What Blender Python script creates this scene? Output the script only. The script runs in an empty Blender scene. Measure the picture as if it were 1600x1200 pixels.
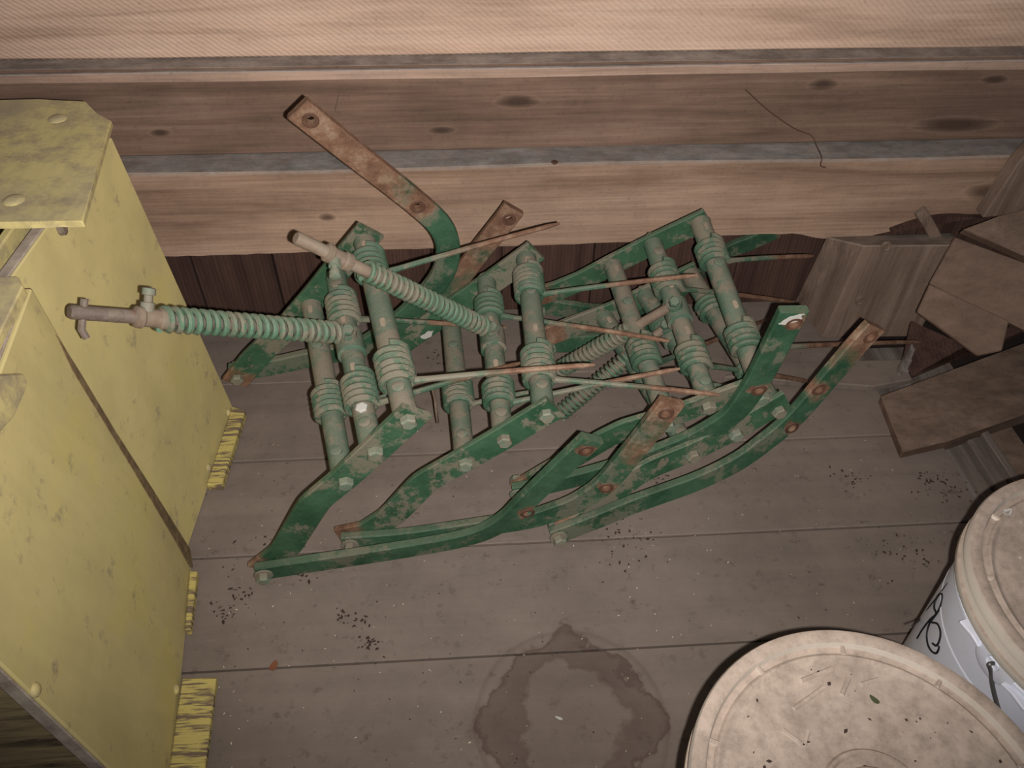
import bpy, bmesh, math, random
from mathutils import Vector as V, Matrix

random.seed(7)
scene = bpy.context.scene
col = scene.collection

# ------------------------------------------------------------------ camera
FPX = 1230.0
CR = V((0.99784, -0.064509, 0.012416))
CU = V((0.036386, 0.700074, 0.713142))
CF = V((0.054697, 0.71115, -0.700909))
CO = V((0, 0, 1.06174))
cam_d = bpy.data.cameras.new('camera')
cam = bpy.data.objects.new('camera', cam_d)
col.objects.link(cam)
cam_d.sensor_width = 36.0
cam_d.lens = FPX / 1600 * 36
cam_d.clip_start = 0.01
m = Matrix.Identity(4)
for i in range(3):
    m[i][0], m[i][1], m[i][2], m[i][3] = CR[i], CU[i], -CF[i], CO[i]
cam.matrix_world = m
scene.camera = cam

# ------------------------------------------------------------------ light
wd = bpy.data.worlds.new('world')
scene.world = wd
wd.use_nodes = True
bg = wd.node_tree.nodes['Background']
bg.inputs[0].default_value = (0.80, 0.86, 1.0, 1)
bg.inputs[1].default_value = 0.045

fl_d = bpy.data.lights.new('phone_flash', 'SPOT')
fl_d.energy = 74
fl_d.color = (1.0, 0.955, 0.905)
fl_d.shadow_soft_size = 0.004
fl_d.spot_size = math.radians(118)
fl_d.spot_blend = 1.0
flash = bpy.data.objects.new('phone_flash', fl_d)
col.objects.link(flash)
flash.location = CO + CR * 0.022 - CU * 0.010
aim = (CF + CU * 0.30).normalized()
flash.rotation_euler = aim.to_track_quat('-Z', 'Y').to_euler()

vs = scene.view_settings
vs.view_transform = 'Standard'
vs.look = 'None'
vs.gamma = 1
vs.use_curve_mapping = False
vs.exposure = 0.0

# ------------------------------------------------------------------ pixel helpers
def ray(x, y):
    return CR * ((x - 800) / FPX) - CU * ((y - 600) / FPX) + CF
def on_plane(px, o, n):
    d = ray(*px)
    return CO + d * ((V(o) - CO).dot(V(n)) / d.dot(V(n)))
def on_z(px, z=0.0):
    return on_plane(px, (0, 0, z), (0, 0, 1))
def on_y(px, y):
    return on_plane(px, (0, y, 0), (0, 1, 0))
def to_px(p):
    d = V(p) - CO
    c = d.dot(CF)
    return (800 + FPX * d.dot(CR) / c, 600 - FPX * d.dot(CU) / c)
def near_on_line(px, a, b):
    """fraction along the 3D segment a-b that shows closest to pixel px"""
    best, bf = 1e9, 0
    for i in range(201):
        t = i / 200
        q = to_px(a.lerp(b, t))
        e = (q[0] - px[0]) ** 2 + (q[1] - px[1]) ** 2
        if e < best:
            best, bf = e, t
    return bf

# ------------------------------------------------------------------ materials
MATS = {}
class NB:
    def __init__(s, name):
        s.mat = bpy.data.materials.new(name)
        s.mat.use_nodes = True
        s.nt = s.mat.node_tree
        s.bsdf = s.nt.nodes['Principled BSDF']
        s.bsdf.inputs['Specular IOR Level'].default_value = 0.3
        MATS[name] = s.mat
    def n(s, t, **kw):
        nd = s.nt.nodes.new(t)
        for k, v in kw.items():
            setattr(nd, k, v)
        return nd
    def l(s, a, b):
        s.nt.links.new(a, b)
    def val(s, inp, v):
        if hasattr(v, 'is_output'):
            s.l(v, inp)
        else:
            inp.default_value = v
    def coord(s, kind='Object', scale=(1, 1, 1), rnd=True):
        if kind == 'World':
            src = s.n('ShaderNodeNewGeometry').outputs['Position']
        else:
            src = s.n('ShaderNodeTexCoord').outputs[kind]
        mp = s.n('ShaderNodeMapping')
        mp.inputs['Scale'].default_value = scale
        s.l(src, mp.inputs['Vector'])
        if rnd:
            oi = s.n('ShaderNodeObjectInfo')
            mu = s.n('ShaderNodeMath', operation='MULTIPLY')
            s.l(oi.outputs['Random'], mu.inputs[0]); mu.inputs[1].default_value = 37.0
            cb = s.n('ShaderNodeCombineXYZ')
            for i in range(3): s.l(mu.outputs[0], cb.inputs[i])
            s.l(cb.outputs[0], mp.inputs['Location'])
        return mp.outputs[0]
    def noise(s, vec, scale, detail=5, rough=0.6, dist=0.0):
        t = s.n('ShaderNodeTexNoise')
        s.l(vec, t.inputs['Vector'])
        t.inputs['Scale'].default_value = scale
        t.inputs['Detail'].default_value = detail
        t.inputs['Roughness'].default_value = rough
        t.inputs['Distortion'].default_value = dist
        return t.outputs['Fac']
    def ramp(s, fac, stops):
        r = s.n('ShaderNodeValToRGB')
        el = r.color_ramp.elements
        while len(el) < len(stops): el.new(0.5)
        for e, (p, c) in zip(el, stops):
            e.position = p
            e.color = (c, c, c, 1) if isinstance(c, (int, float)) else (c[0], c[1], c[2], 1)
        s.l(fac, r.inputs[0])
        return r.outputs[0]
    def mix(s, fac, a, b, bt='MIX'):
        x = s.n('ShaderNodeMix', data_type='RGBA', blend_type=bt)
        s.val(x.inputs[0], fac)
        for inp, v in ((x.inputs[6], a), (x.inputs[7], b)):
            if hasattr(v, 'is_output'): s.l(v, inp)
            else: inp.default_value = (v[0], v[1], v[2], 1)
        return x.outputs[2]
    def math(s, op, a, b=0.0):
        x = s.n('ShaderNodeMath', operation=op)
        s.val(x.inputs[0], a); s.val(x.inputs[1], b)
        return x.outputs[0]
    def bump(s, h, strength=0.3, dist=0.002):
        b = s.n('ShaderNodeBump')
        b.inputs['Strength'].default_value = strength
        b.inputs['Distance'].default_value = dist
        s.l(h, b.inputs['Height'])
        s.l(b.outputs[0], s.bsdf.inputs['Normal'])
    def upness(s, lo=0.3, hi=0.95):
        g = s.n('ShaderNodeNewGeometry')
        sp = s.n('ShaderNodeSeparateXYZ'); s.l(g.outputs['Normal'], sp.inputs[0])
        mr = s.n('ShaderNodeMapRange'); mr.inputs[1].default_value = lo; mr.inputs[2].default_value = hi
        s.l(sp.outputs[2], mr.inputs[0])
        return mr.outputs[0]
    def out(s, c, rough=0.85):
        s.val(s.bsdf.inputs['Base Color'], c if hasattr(c, 'is_output') else (c[0], c[1], c[2], 1))
        s.val(s.bsdf.inputs['Roughness'], rough)
        return s.mat

def c8(r, g, b):
    f = lambda v: ((v / 255 + 0.055) / 1.055) ** 2.4 if v > 10 else v / 3294
    return (f(r), f(g), f(b))

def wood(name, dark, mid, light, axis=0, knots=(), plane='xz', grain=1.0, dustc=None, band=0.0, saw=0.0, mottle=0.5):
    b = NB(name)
    sc = [26, 26, 26]; sc[axis] = 1.6
    vec = b.coord('World', tuple(sc))
    g1 = b.noise(vec, 1.0, 8, 0.62, 0.6)
    sc2 = [160, 160, 160]; sc2[axis] = 4
    g2 = b.noise(b.coord('World', tuple(sc2)), 1.0, 4, 0.7)
    blotch = b.noise(b.coord('World', (1, 1, 1)), 7.0, 6, 0.65)
    c = b.ramp(g1, [(0.28, dark), (0.5, mid), (0.72, light)])
    c = b.mix(0.55 * grain, c, b.ramp(g2, [(0.3, 0.45), (0.65, 1.0)]), 'MULTIPLY')
    c = b.mix(mottle, c, b.ramp(blotch, [(0.3, 0.55), (0.6, 1.0)]), 'MULTIPLY')
    h = g2
    if band:
        sc3 = [9, 9, 9]; sc3[axis] = 0.25
        w = b.n('ShaderNodeTexWave', wave_type='BANDS', bands_direction='Z' if axis != 2 else 'X')
        b.l(b.coord('World', tuple(sc3)), w.inputs['Vector'])
        w.inputs['Scale'].default_value = 4.5; w.inputs['Distortion'].default_value = 5
        w.inputs['Detail'].default_value = 3; w.inputs['Detail Scale'].default_value = 1.2
        c = b.mix(band, c, b.ramp(w.outputs['Fac'], [(0.0, 0.5), (0.6, 1.0)]), 'MULTIPLY')
    if saw:
        # oblique circular-saw marks in the board
        w = b.n('ShaderNodeTexWave', wave_type='BANDS', bands_direction='X')
        mp = b.n('ShaderNodeMapping'); mp.inputs['Rotation'].default_value = (0, math.radians(52), 0)
        b.l(b.n('ShaderNodeNewGeometry').outputs['Position'], mp.inputs['Vector'])
        b.l(mp.outputs[0], w.inputs['Vector'])
        w.inputs['Scale'].default_value = 46; w.inputs['Distortion'].default_value = 2.2
        w.inputs['Detail'].default_value = 3
        c = b.mix(saw, c, b.ramp(w.outputs['Fac'], [(0.0, 0.62), (0.7, 1.0)]), 'MULTIPLY')
        h = b.math('ADD', h, w.outputs['Fac'])
    if knots:
        geo = b.n('ShaderNodeNewGeometry').outputs['Position']
        for kx, ky, kz, rx, rz in knots:
            mp = b.n('ShaderNodeMapping')
            mp.inputs['Location'].default_value = (-kx / rx, -ky / 0.3, -kz / rz)
            mp.inputs['Scale'].default_value = (1 / rx, 1 / 0.3, 1 / rz)
            b.l(geo, mp.inputs['Vector'])
            ln = b.n('ShaderNodeVectorMath', operation='LENGTH'); b.l(mp.outputs[0], ln.inputs[0])
            d = b.math('ADD', ln.outputs['Value'], b.math('MULTIPLY', b.math('SUBTRACT', g1, 0.5), 1.2))
            c = b.mix(b.ramp(d, [(0.75, 0.0), (1.0, 0.22), (1.5, 0.0)]), c, light)
            c = b.mix(b.ramp(d, [(0.30, 0.92), (0.55, 0.6), (0.85, 0.0)]), c, tuple(x * 0.45 for x in dark))
    if dustc:
        dn = b.noise(b.coord('World'), 30, 5, 0.7)
        f = b.math('MULTIPLY', b.upness(0.5, 0.9), b.ramp(dn, [(0.3, 0.65), (0.6, 1.0)]))
        c = b.mix(f, c, b.mix(b.ramp(b.noise(b.coord('World', (0.6, 1, 1)), 26, 6, 0.7), [(0.35, 0.0), (0.65, 1.0)]), tuple(x * 0.75 for x in dustc), tuple(x * 1.5 for x in dustc)))
    sp_ = b.noise(b.coord('World'), 120, 5, 0.75)
    c = b.mix(0.5, c, b.ramp(sp_, [(0.28, 0.55), (0.45, 1.0)]), 'MULTIPLY')
    b.bump(b.math('ADD', h, sp_), 0.45, 0.0014)
    return b.out(c, 0.9)

wood('wood_top', c8(176, 146, 126), c8(212, 180, 158), c8(224, 195, 174), 0, dustc=c8(150, 142, 134), saw=0.30, mottle=0.25, grain=0.5)
kn = lambda px, y, rx, rz: (*on_y(px, y), rx, rz)
wood('wood_brown', c8(104, 82, 70), c8(132, 106, 91), c8(150, 124, 108), 0,
     knots=[kn((810, 158), 1.31, .045, .014), kn((690, 204), 1.31, .028, .009), kn((1287, 131), 1.31, .034, .014),
            kn((250, 207), 1.31, .022, .010), kn((1490, 195), 1.31, .09, .018), kn((1555, 124), 1.31, .03, .010)], dustc=c8(140, 131, 125))
wood('wood_beam', c8(136, 108, 90), c8(172, 142, 121), c8(194, 164, 142), 0,
     knots=[kn((512, 340), 1.25, .022, .012), kn((1540, 300), 1.25, .05, .02)], dustc=c8(134, 129, 126), band=0.14, grain=0.7)
wood('wood_lath', c8(158, 128, 112), c8(186, 156, 138), c8(200, 172, 156), 0, dustc=c8(150, 144, 140))
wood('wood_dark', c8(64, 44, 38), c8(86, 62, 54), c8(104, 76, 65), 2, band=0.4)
wood('wood_post', c8(104, 86, 74), c8(134, 112, 98), c8(152, 130, 115), 2, dustc=c8(130, 118, 108))
wood('wood_scrap', c8(92, 72, 60), c8(116, 93, 79), c8(132, 108, 93), 0, dustc=c8(116, 97, 84), grain=0.5)
wood('wood_grey', c8(86, 76, 70), c8(124, 112, 104), c8(156, 148, 142), 1, grain=1.0)

# floor boards: dusty brown-grey, scuffs, a dried water ring
b = NB('floor_wood')
P = b.n('ShaderNodeNewGeometry').outputs['Position']
g1 = b.noise(b.coord('World', (1.3, 30, 30)), 1.0, 7, 0.6, 0.5)
g2 = b.noise(b.coord('World', (1, 1, 1), rnd=False), 5.0, 8, 0.7)
g3 = b.noise(b.coord('World', (1, 1, 1), rnd=False), 46.0, 5, 0.7)
c = b.ramp(g1, [(0.25, c8(119, 107, 99)), (0.55, c8(127, 114, 105)), (0.8, c8(132, 119, 110))])
c = b.mix(0.8, c, b.ramp(g2, [(0.3, 0.66), (0.62, 1.0)]), 'MULTIPLY')
c = b.mix(0.8, c, b.ramp(g3, [(0.26, 0.60), (0.42, 1.0)]), 'MULTIPLY')
sp = on_z((893, 1125)); 
mp = b.n('ShaderNodeMapping'); mp.inputs['Location'].default_value = (-sp.x, -sp.y, 0)
b.l(P, mp.inputs['Vector'])
ln = b.n('ShaderNodeVectorMath', operation='LENGTH'); b.l(mp.outputs[0], ln.inputs[0])
nz = b.noise(b.coord('World', (1, 1, 1), rnd=False), 13.0, 5, 0.55)
d = b.math('ADD', ln.outputs['Value'], b.math('MULTIPLY', b.math('SUBTRACT', nz, 0.5), 0.13))
ringf = b.ramp(d, [(0.0, 0.30), (0.070, 0.22), (0.078, 0.70), (0.105, 0.55), (0.113, 0.9), (0.118, 0.10), (0.15, 0.0)])
c = b.mix(b.math('MULTIPLY', ringf, 0.72), c, c8(62, 42, 35))
d2 = b.math('ADD', ln.outputs['Value'], b.math('MULTIPLY', b.math('SUBTRACT', g2, 0.5), 0.012))
c = b.mix(b.ramp(d2, [(0.124, 0.0), (0.1275, 0.45), (0.131, 0.0)]), c, c8(74, 60, 54))
gr = b.noise(b.coord('World', (1, 1.3, 1), rnd=False), 24.0, 6, 0.72)
c = b.mix(b.math('MULTIPLY', b.ramp(gr, [(0.60, 0.0), (0.70, 1.0)]), 0.55), c, c8(70, 58, 52))
sw = b.noise(b.coord('World', (4, 60, 1), rnd=False), 3.0, 4, 0.6)
c = b.mix(b.math('MULTIPLY', b.ramp(sw, [(0.66, 0.0), (0.74, 1.0)]), 0.25), c, c8(150, 138, 128))
b.bump(b.math('ADD', g3, g1), 0.3, 0.001)
b.out(c, 0.92)

def green(name, base, dark, dustamt=0.6, rustamt=0.3, tan=c8(124, 114, 100), pth=0.53):
    b = NB(name)
    vec = b.coord('World')
    n1 = b.noise(vec, 16, 7, 0.68)
    n2 = b.noise(vec, 70, 6, 0.7)
    n3 = b.noise(vec, 34, 8, 0.75)
    c = b.mix(b.ramp(n1, [(0.35, 0.0), (0.65, 1.0)]), dark, base)
    # dust lying on what faces up, in patches everywhere else
    up = b.math('MULTIPLY', b.upness(0.25, 1.0), b.ramp(n2, [(0.25, 0.45), (0.6, 1.0)]))
    c = b.mix(b.math('MULTIPLY', up, dustamt), c, b.mix(0.45, base, tan))
    patch = b.ramp(b.math('ADD', n3, b.math('MULTIPLY', b.math('SUBTRACT', b.noise(vec, 9, 3, 0.5), 0.5), 0.7)), [(pth, 0.0), (pth + 0.07, 1.0)])
    c = b.mix(b.math('MULTIPLY', patch, dustamt * 0.9), c, tan)
    chip = b.ramp(b.noise(vec, 130, 4, 0.8), [(0.66, 0.0), (0.71, 1.0)])
    c = b.mix(b.math('MULTIPLY', chip, 0.6), c, c8(84, 62, 50))
    # rust where the part is marked as worn (around holes, ends)
    at = b.n('ShaderNodeAttribute'); at.attribute_name = 'rust'
    rf = b.math('ADD', at.outputs['Fac'], b.math('MULTIPLY', b.math('SUBTRACT', n1, 0.5), 0.9))
    rm = b.ramp(rf, [(0.42, 0.0), (0.6, 1.0)])
    zero = b.ramp(at.outputs['Fac'], [(0.02, 0.0), (0.1, 1.0)])
    rc = b.ramp(n3, [(0.3, c8(80, 56, 44)), (0.5, c8(116, 86, 68)), (0.68, c8(146, 124, 104))])
    c = b.mix(b.math('MULTIPLY', rm, zero), c, rc)
    spots = b.ramp(b.noise(vec, 22, 6, 0.8), [(0.64, 0.0), (0.70, 1.0)])
    c = b.mix(b.math('MULTIPLY', spots, rustamt), c, c8(112, 70, 50))
    b.bump(b.math('ADD', n2, n3), 0.7, 0.0018)
    return b.out(c, 0.62)

green('green_bar', c8(64, 97, 72), c8(37, 71, 49), 0.85, pth=0.505)
green('green_shank', c8(62, 94, 71), c8(36, 68, 48), 0.55)
green('green_tube', c8(90, 110, 94), c8(58, 87, 68), 0.95, 0.35, pth=0.49)
green('green_coil', c8(82, 106, 88), c8(52, 83, 62), 0.85, 0.6, pth=0.51)
green('green_spring', c8(92, 122, 100), c8(64, 94, 72), 0.9, 0.6, pth=0.475)
green('bolt_metal', c8(124, 130, 114), c8(84, 106, 88), 0.95, 0.3, pth=0.48)
green('dusty_iron', c8(140, 122, 106), c8(104, 88, 76), 0.8, 0.5)
green('bare_pale', c8(168, 150, 130), c8(140, 124, 108), 0.6, 0.5)
green('rust_ring', c8(100, 70, 54), c8(66, 44, 36), 0.2, 0.5)
green('rod_iron', c8(112, 98, 90), c8(84, 70, 64), 0.5, 0.7)

def yellow(name, worn=0.35, base=c8(212, 196, 136)):
    b = NB(name)
    vec = b.coord('World')
    n1 = b.noise(vec, 6, 7, 0.65)
    n2 = b.noise(vec, 28, 7, 0.72)
    sc = b.noise(b.coord('World', (120, 10, 5)), 1.0, 4, 0.6)
    c = b.ramp(n1, [(0.3, tuple(x * 0.86 for x in base)), (0.55, base), (0.8, c8(218, 202, 116))])
    c = b.mix(0.18, c, b.ramp(sc, [(0.35, 0.5), (0.6, 1.0)]), 'MULTIPLY')
    c = b.mix(b.math('MULTIPLY', b.ramp(n2, [(0.66 - worn * 0.35, 0.0), (0.76 - worn * 0.2, 1.0)]), 0.72), c, c8(140, 126, 112))
    up = b.upness(0.5, 0.95)
    c = b.mix(b.math('MULTIPLY', up, b.ramp(n1, [(0.42, 0.0), (0.62, 0.7)])), c, c8(158, 146, 126))
    b.bump(n2, 0.3, 0.001)
    return b.out(c, 0.75)
yellow('yellow_paint', 0.22)
yellow('yellow_top', 0.62)
yellow('yellow_worn', 0.75)
b = NB('yellow_streaked')
st = b.noise(b.coord('World', (14, 150, 40)), 1.0, 4, 0.7)
c = b.mix(b.ramp(st, [(0.47, 0.0), (0.56, 1.0)]), c8(190, 174, 104), c8(112, 96, 82))
b.bump(st, 0.5, 0.001); b.out(c, 0.85)
b = NB('wood_edge')
e1 = b.noise(b.coord('World'), 40, 6, 0.7)
c = b.ramp(e1, [(0.3, c8(136, 120, 108)), (0.55, c8(170, 156, 142)), (0.75, c8(190, 178, 154))])
b.bump(e1, 0.4, 0.001); b.out(c, 0.9)
b = NB('ply_edge')
e1 = b.noise(b.coord('World'), 60, 6, 0.7)
c = b.ramp(e1, [(0.3, c8(96, 78, 56)), (0.55, c8(128, 108, 78)), (0.75, c8(160, 142, 100))])
b.bump(e1, 0.4, 0.001); b.out(c, 0.9)
b = NB('ply_raw')
e1 = b.noise(b.coord('World', (8, 8, 60)), 1.0, 7, 0.72, 0.8)
c = b.ramp(e1, [(0.35, c8(78, 66, 52)), (0.5, c8(138, 120, 88)), (0.7, c8(164, 148, 108))])
b.bump(e1, 0.5, 0.0015); b.out(c, 0.9)

b = NB('pail_plastic')
v_ = b.coord('World')
c = b.mix(b.ramp(b.noise(v_, 9, 6, 0.7), [(0.45, 0.0), (0.75, 0.55)]), c8(214, 217, 230), c8(190, 180, 166))
b.out(c, 0.45)
b = NB('lid_plastic')
n1 = b.noise(v_ if False else b.coord('World'), 22, 7, 0.7)
n2 = b.noise(b.coord('World'), 90, 5, 0.75)
c = b.mix(b.ramp(n1, [(0.35, 0.0), (0.65, 1.0)]), c8(150, 134, 122), c8(178, 161, 148))
c = b.mix(0.75, c, b.ramp(n2, [(0.3, 0.62), (0.55, 1.0)]), 'MULTIPLY')
c = b.mix(b.ramp(b.upness(0.0, 0.9), [(0.05, 0.8), (0.7, 0.0)]), c, c8(214, 206, 194))
b.bump(n2, 0.3, 0.0008); b.out(c, 0.8)
b = NB('marker_ink'); b.out(c8(22, 22, 26), 0.5)
b = NB('wire_steel'); b.out(c8(104, 102, 100), 0.45); b.bsdf.inputs['Metallic'].default_value = 0.6
b = NB('nail_iron'); b.out(c8(84, 62, 50), 0.7)
b = NB('void_dark'); b.out(c8(46, 36, 32), 0.95)
b = NB('chaff_pale'); b.out(c8(206, 196, 176), 0.8)
b = NB('crumb_dark'); b.out(c8(58, 46, 40), 0.95)
b = NB('leaf_green'); b.out(c8(66, 72, 46), 0.7)
b = NB('leaf_rust'); b.out(c8(120, 76, 52), 0.8)
b = NB('fibre_tan'); b.out(c8(110, 92, 78), 0.95)
b = NB('white_fleck'); b.out(c8(178, 174, 168), 0.8)

# ------------------------------------------------------------------ mesh helpers
def link(name, bm, mat, parent=None, smooth=False, rust=None):
    me = bpy.data.meshes.new(name)
    bmesh.ops.recalc_face_normals(bm, faces=bm.faces)
    if smooth:
        for f in bm.faces: f.smooth = True
    bm.to_mesh(me); bm.free()
    if rust:
        at = me.attributes.new('rust', 'FLOAT', 'POINT')
        for i, vtx in enumerate(me.vertices): at.data[i].value = rust(vtx.co)
    if smooth:
        try: me.set_sharp_from_angle(angle=math.radians(42))
        except Exception: pass
    me.materials.append(MATS[mat])
    o = bpy.data.objects.new(name, me)
    col.objects.link(o)
    if parent is not None:
        o.parent = parent
        o.matrix_parent_inverse = parent.matrix_basis.inverted()
    return o
def empty(name, loc):
    o = bpy.data.objects.new(name, None)
    o.empty_display_size = 0.05
    o.location = loc
    col.objects.link(o)
    return o
def tag(o, label, cat, group=None, kind=None):
    o['label'] = label; o['category'] = cat
    if group: o['group'] = group
    if kind: o['kind'] = kind
    return o

def add_loft(bm, rings, close=True, cap=True):
    vv = [[bm.verts.new(p) for p in r] for r in rings]
    n = len(vv[0])
    for a, c in zip(vv, vv[1:]):
        for i in range(n if close else n - 1):
            j = (i + 1) % n
            bm.faces.new((a[i], a[j], c[j], c[i]))
    if cap:
        bm.faces.new(vv[0][::-1]); bm.faces.new(vv[-1])
def frames(pts):
    """parallel-transported frames along a polyline"""
    T = []
    for i in range(len(pts)):
        a = pts[max(i - 1, 0)]; c = pts[min(i + 1, len(pts) - 1)]
        T.append((c - a).normalized())
    n = T[0].orthogonal().normalized()
    out = []
    for t in T:
        n = (n - t * n.dot(t)).normalized()
        out.append((t, n, t.cross(n)))
    return out
def add_tube(bm, pts, rad, seg=10):
    pts = [V(p) for p in pts]
    if not hasattr(rad, '__len__'): rad = [rad] * len(pts)
    rings = []
    for p, r, (t, n, bb) in zip(pts, rad, frames(pts)):
        rings.append([p + n * (r * math.cos(2 * math.pi * k / seg)) + bb * (r * math.sin(2 * math.pi * k / seg)) for k in range(seg)])
    add_loft(bm, rings)
def add_lathe_axis(bm, a, ax, prof, seg=16):
    """profile of (distance along axis, radius) turned about the axis from a"""
    ax = V(ax).normalized(); n = ax.orthogonal().normalized(); c = ax.cross(n)
    rings = [[a + ax * s + (n * math.cos(2 * math.pi * k / seg) + c * math.sin(2 * math.pi * k / seg)) * r for k in range(seg)] for s, r in prof]
    add_loft(bm, rings)
def smooth_path(pts, n=10):
    """Catmull-Rom through pts"""
    pts = [V(p) for p in pts]
    P = [pts[0] * 2 - pts[1]] + pts + [pts[-1] * 2 - pts[-2]]
    out = []
    for i in range(1, len(P) - 2):
        p0, p1, p2, p3 = P[i - 1:i + 3]
        for k in range(n):
            t = k / n
            out.append(0.5 * ((2 * p1) + (p2 - p0) * t + (2 * p0 - 5 * p1 + 4 * p2 - p3) * t * t + (3 * p1 - p0 - 3 * p2 + p3) * t ** 3))
    out.append(pts[-1])
    return out
def corner_path(pts, k=0.16):
    pts = [V(p) for p in pts]
    key = [pts[0]]
    for a, p, c in zip(pts, pts[1:], pts[2:]):
        key += [p.lerp(a, k), p.lerp(a, k * .45).lerp(p.lerp(c, k * .45), .5), p.lerp(c, k)]
    key.append(pts[-1])
    out = []
    for a, c in zip(key, key[1:]):
        out += [a.lerp(c, i / 3) for i in range(3)]
    return out + [key[-1]]
def add_flat_bar(bm, pts, nrm, width, thick, ch=0.0015):
    """flat bar bent edgewise: centre line pts, plate normal nrm"""
    pts = [V(p) for p in pts]
    nrm = V(nrm).normalized()
    rings = []
    for i, p in enumerate(pts):
        t = (pts[min(i + 1, len(pts) - 1)] - pts[max(i - 1, 0)])
        t = (t - nrm * t.dot(nrm)).normalized()
        s = nrm.cross(t).normalized()
        w, h = width / 2, thick / 2
        prof = [(w - ch, h), (w, h - ch), (w, -h + ch), (w - ch, -h), (-w + ch, -h), (-w, -h + ch), (-w, h - ch), (-w + ch, h)]
        rings.append([p + s * a + nrm * c for a, c in prof])
    add_loft(bm, rings)
def cut_holes(o, holes, nrm, r=0.007, depth=0.05):
    """real bolt holes through a plate"""
    bm = bmesh.new()
    for c in holes:
        add_lathe_axis(bm, V(c) - V(nrm) * depth, nrm, [(0, r), (2 * depth, r)], 16)
    bmesh.ops.recalc_face_normals(bm, faces=bm.faces)
    me = bpy.data.meshes.new('hole_tool'); bm.to_mesh(me); bm.free()
    cu = bpy.data.objects.new('hole_tool', me); col.objects.link(cu)
    md = o.modifiers.new('holes', 'BOOLEAN'); md.operation = 'DIFFERENCE'; md.object = cu; md.solver = 'EXACT'
    bpy.context.view_layer.update()
    dg = bpy.context.evaluated_depsgraph_get()
    new = bpy.data.meshes.new_from_object(o.evaluated_get(dg))
    o.modifiers.clear()
    old = o.data; o.data = new
    new.name = old.name
    bpy.data.objects.remove(cu); bpy.data.meshes.remove(me); bpy.data.meshes.remove(old)
def add_hex_bolt(bm, p, ax, r=0.011, h=0.009, washer=True):
    ax = V(ax).normalized()
    n = ax.orthogonal().normalized(); c = ax.cross(n)
    s0 = 0.0
    if washer:
        add_lathe_axis(bm, p, ax, [(0, r * 1.35), (0.002, r * 1.35), (0.0025, r * 1.25)], 16); s0 = 0.0025
    a0 = random.random() * 6.28
    rings = [[p + ax * s + (n * math.cos(a0 + k * math.pi / 3) + c * math.sin(a0 + k * math.pi / 3)) * rr for k in range(6)]
             for s, rr in ((s0, r), (s0 + h * 0.8, r), (s0 + h, r * 0.82))]
    add_loft(bm, rings)
def add_box(bm, lo, hi, jit=0.0):
    x0, y0, z0 = lo; x1, y1, z1 = hi
    q = lambda: random.uniform(-jit, jit)
    p = [(x, y, z) for z in (z0, z1) for x, y in ((x0, y0), (x1, y0), (x1, y1), (x0, y1))]
    vv = [bm.verts.new((a + q(), bb + q(), c + q())) for a, bb, c in p]
    for f in ((0, 3, 2, 1), (4, 5, 6, 7), (0, 1, 5, 4), (1, 2, 6, 5), (2, 3, 7, 6), (3, 0, 4, 7)):
        bm.faces.new([vv[i] for i in f])
def add_slab(bm, poly, off):
    """polygon thickened by vector off"""
    off = V(off)
    a = [V(p) for p in poly]
    add_loft(bm, [a, [p + off for p in a]])
def bevel(bm, w=0.002, seg=1):
    bmesh.ops.bevel(bm, geom=[e for e in bm.edges], offset=w, segments=seg, affect='EDGES', profile=0.6, clamp_overlap=True)

def rough_plank(name, x0, x1, y0, y1, z0, z1, mat, parent, wob=(0, 0, 0, 0), n=40, bev=0.0025):
    """long board along x; wob = uneven wander of bottom-front, top-front, top-back, bottom-back edges"""
    bm = bmesh.new()
    s = [random.uniform(0, 50) for _ in range(4)]
    rings = []
    for i in range(n + 1):
        x = x0 + (x1 - x0) * i / n
        w = [wob[k] * (math.sin(x * 5.1 + s[k]) * 0.6 + math.sin(x * 13.7 + s[k] * 2) * 0.4) for k in range(4)]
        rings.append([V((x, y0, z0 + w[0] + bev)), V((x, y0, z1 + w[1] - bev)), V((x, y0 + bev, z1 + w[1])), V((x, y1, z1 + w[2])), V((x, y1, z0 + w[3])), V((x, y0 + bev, z0 + w[0]))])
    add_loft(bm, rings)
    return link(name, bm, mat, parent)

# ================================================================== SETTING
# floor: sub-base with each board on it
bm = bmesh.new(); add_box(bm, (-1.4, -0.35, -0.14), (1.5, 1.42, -0.085))
floor = link('floor', bm, 'void_dark'); floor['kind'] = 'structure'
floor['label'] = 'dusty grey brown plank floor with a dried water ring'
ys = [-0.24, -0.05, 0.148, 0.338, 0.529, 0.716, 0.909, 1.102, 1.305]
for i in range(len(ys) - 1):
    xr = 0.785 if ys[i] > 0.85 else (0.848 if ys[i] > 0.5 else 0.95)
    dz = random.uniform(-0.0012, 0.0012)
    bm = bmesh.new()
    add_box(bm, (-1.35, ys[i] + 0.0014, -0.028 + dz), (xr, ys[i + 1] - 0.0014, dz))
    bevel(bm, 0.0016)
    link('floor_board', bm, 'floor_wood', floor)
# joists running away under the broken right-hand edge
for k, (x0, x1, z1, y0, y1) in enumerate(((0.79, 0.845, -0.006, 0.72, 0.885), (0.853, 0.897, -0.012, 0.45, 0.99), (0.901, 0.925, -0.004, 0.45, 1.0), (0.93, 0.944, 0.006, 0.45, 1.0), (0.975, 1.03, -0.035, 0.45, 1.05), (0.79, 0.99, -0.03, 0.99, 1.18))):
    bm = bmesh.new(); add_box(bm, (x0, y0, -0.06), (x1, y1, z1), 0.002); bevel(bm, 0.002)
    link('joist_board', bm, 'wood_grey' if k != 4 else 'wood_scrap', floor)

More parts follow.
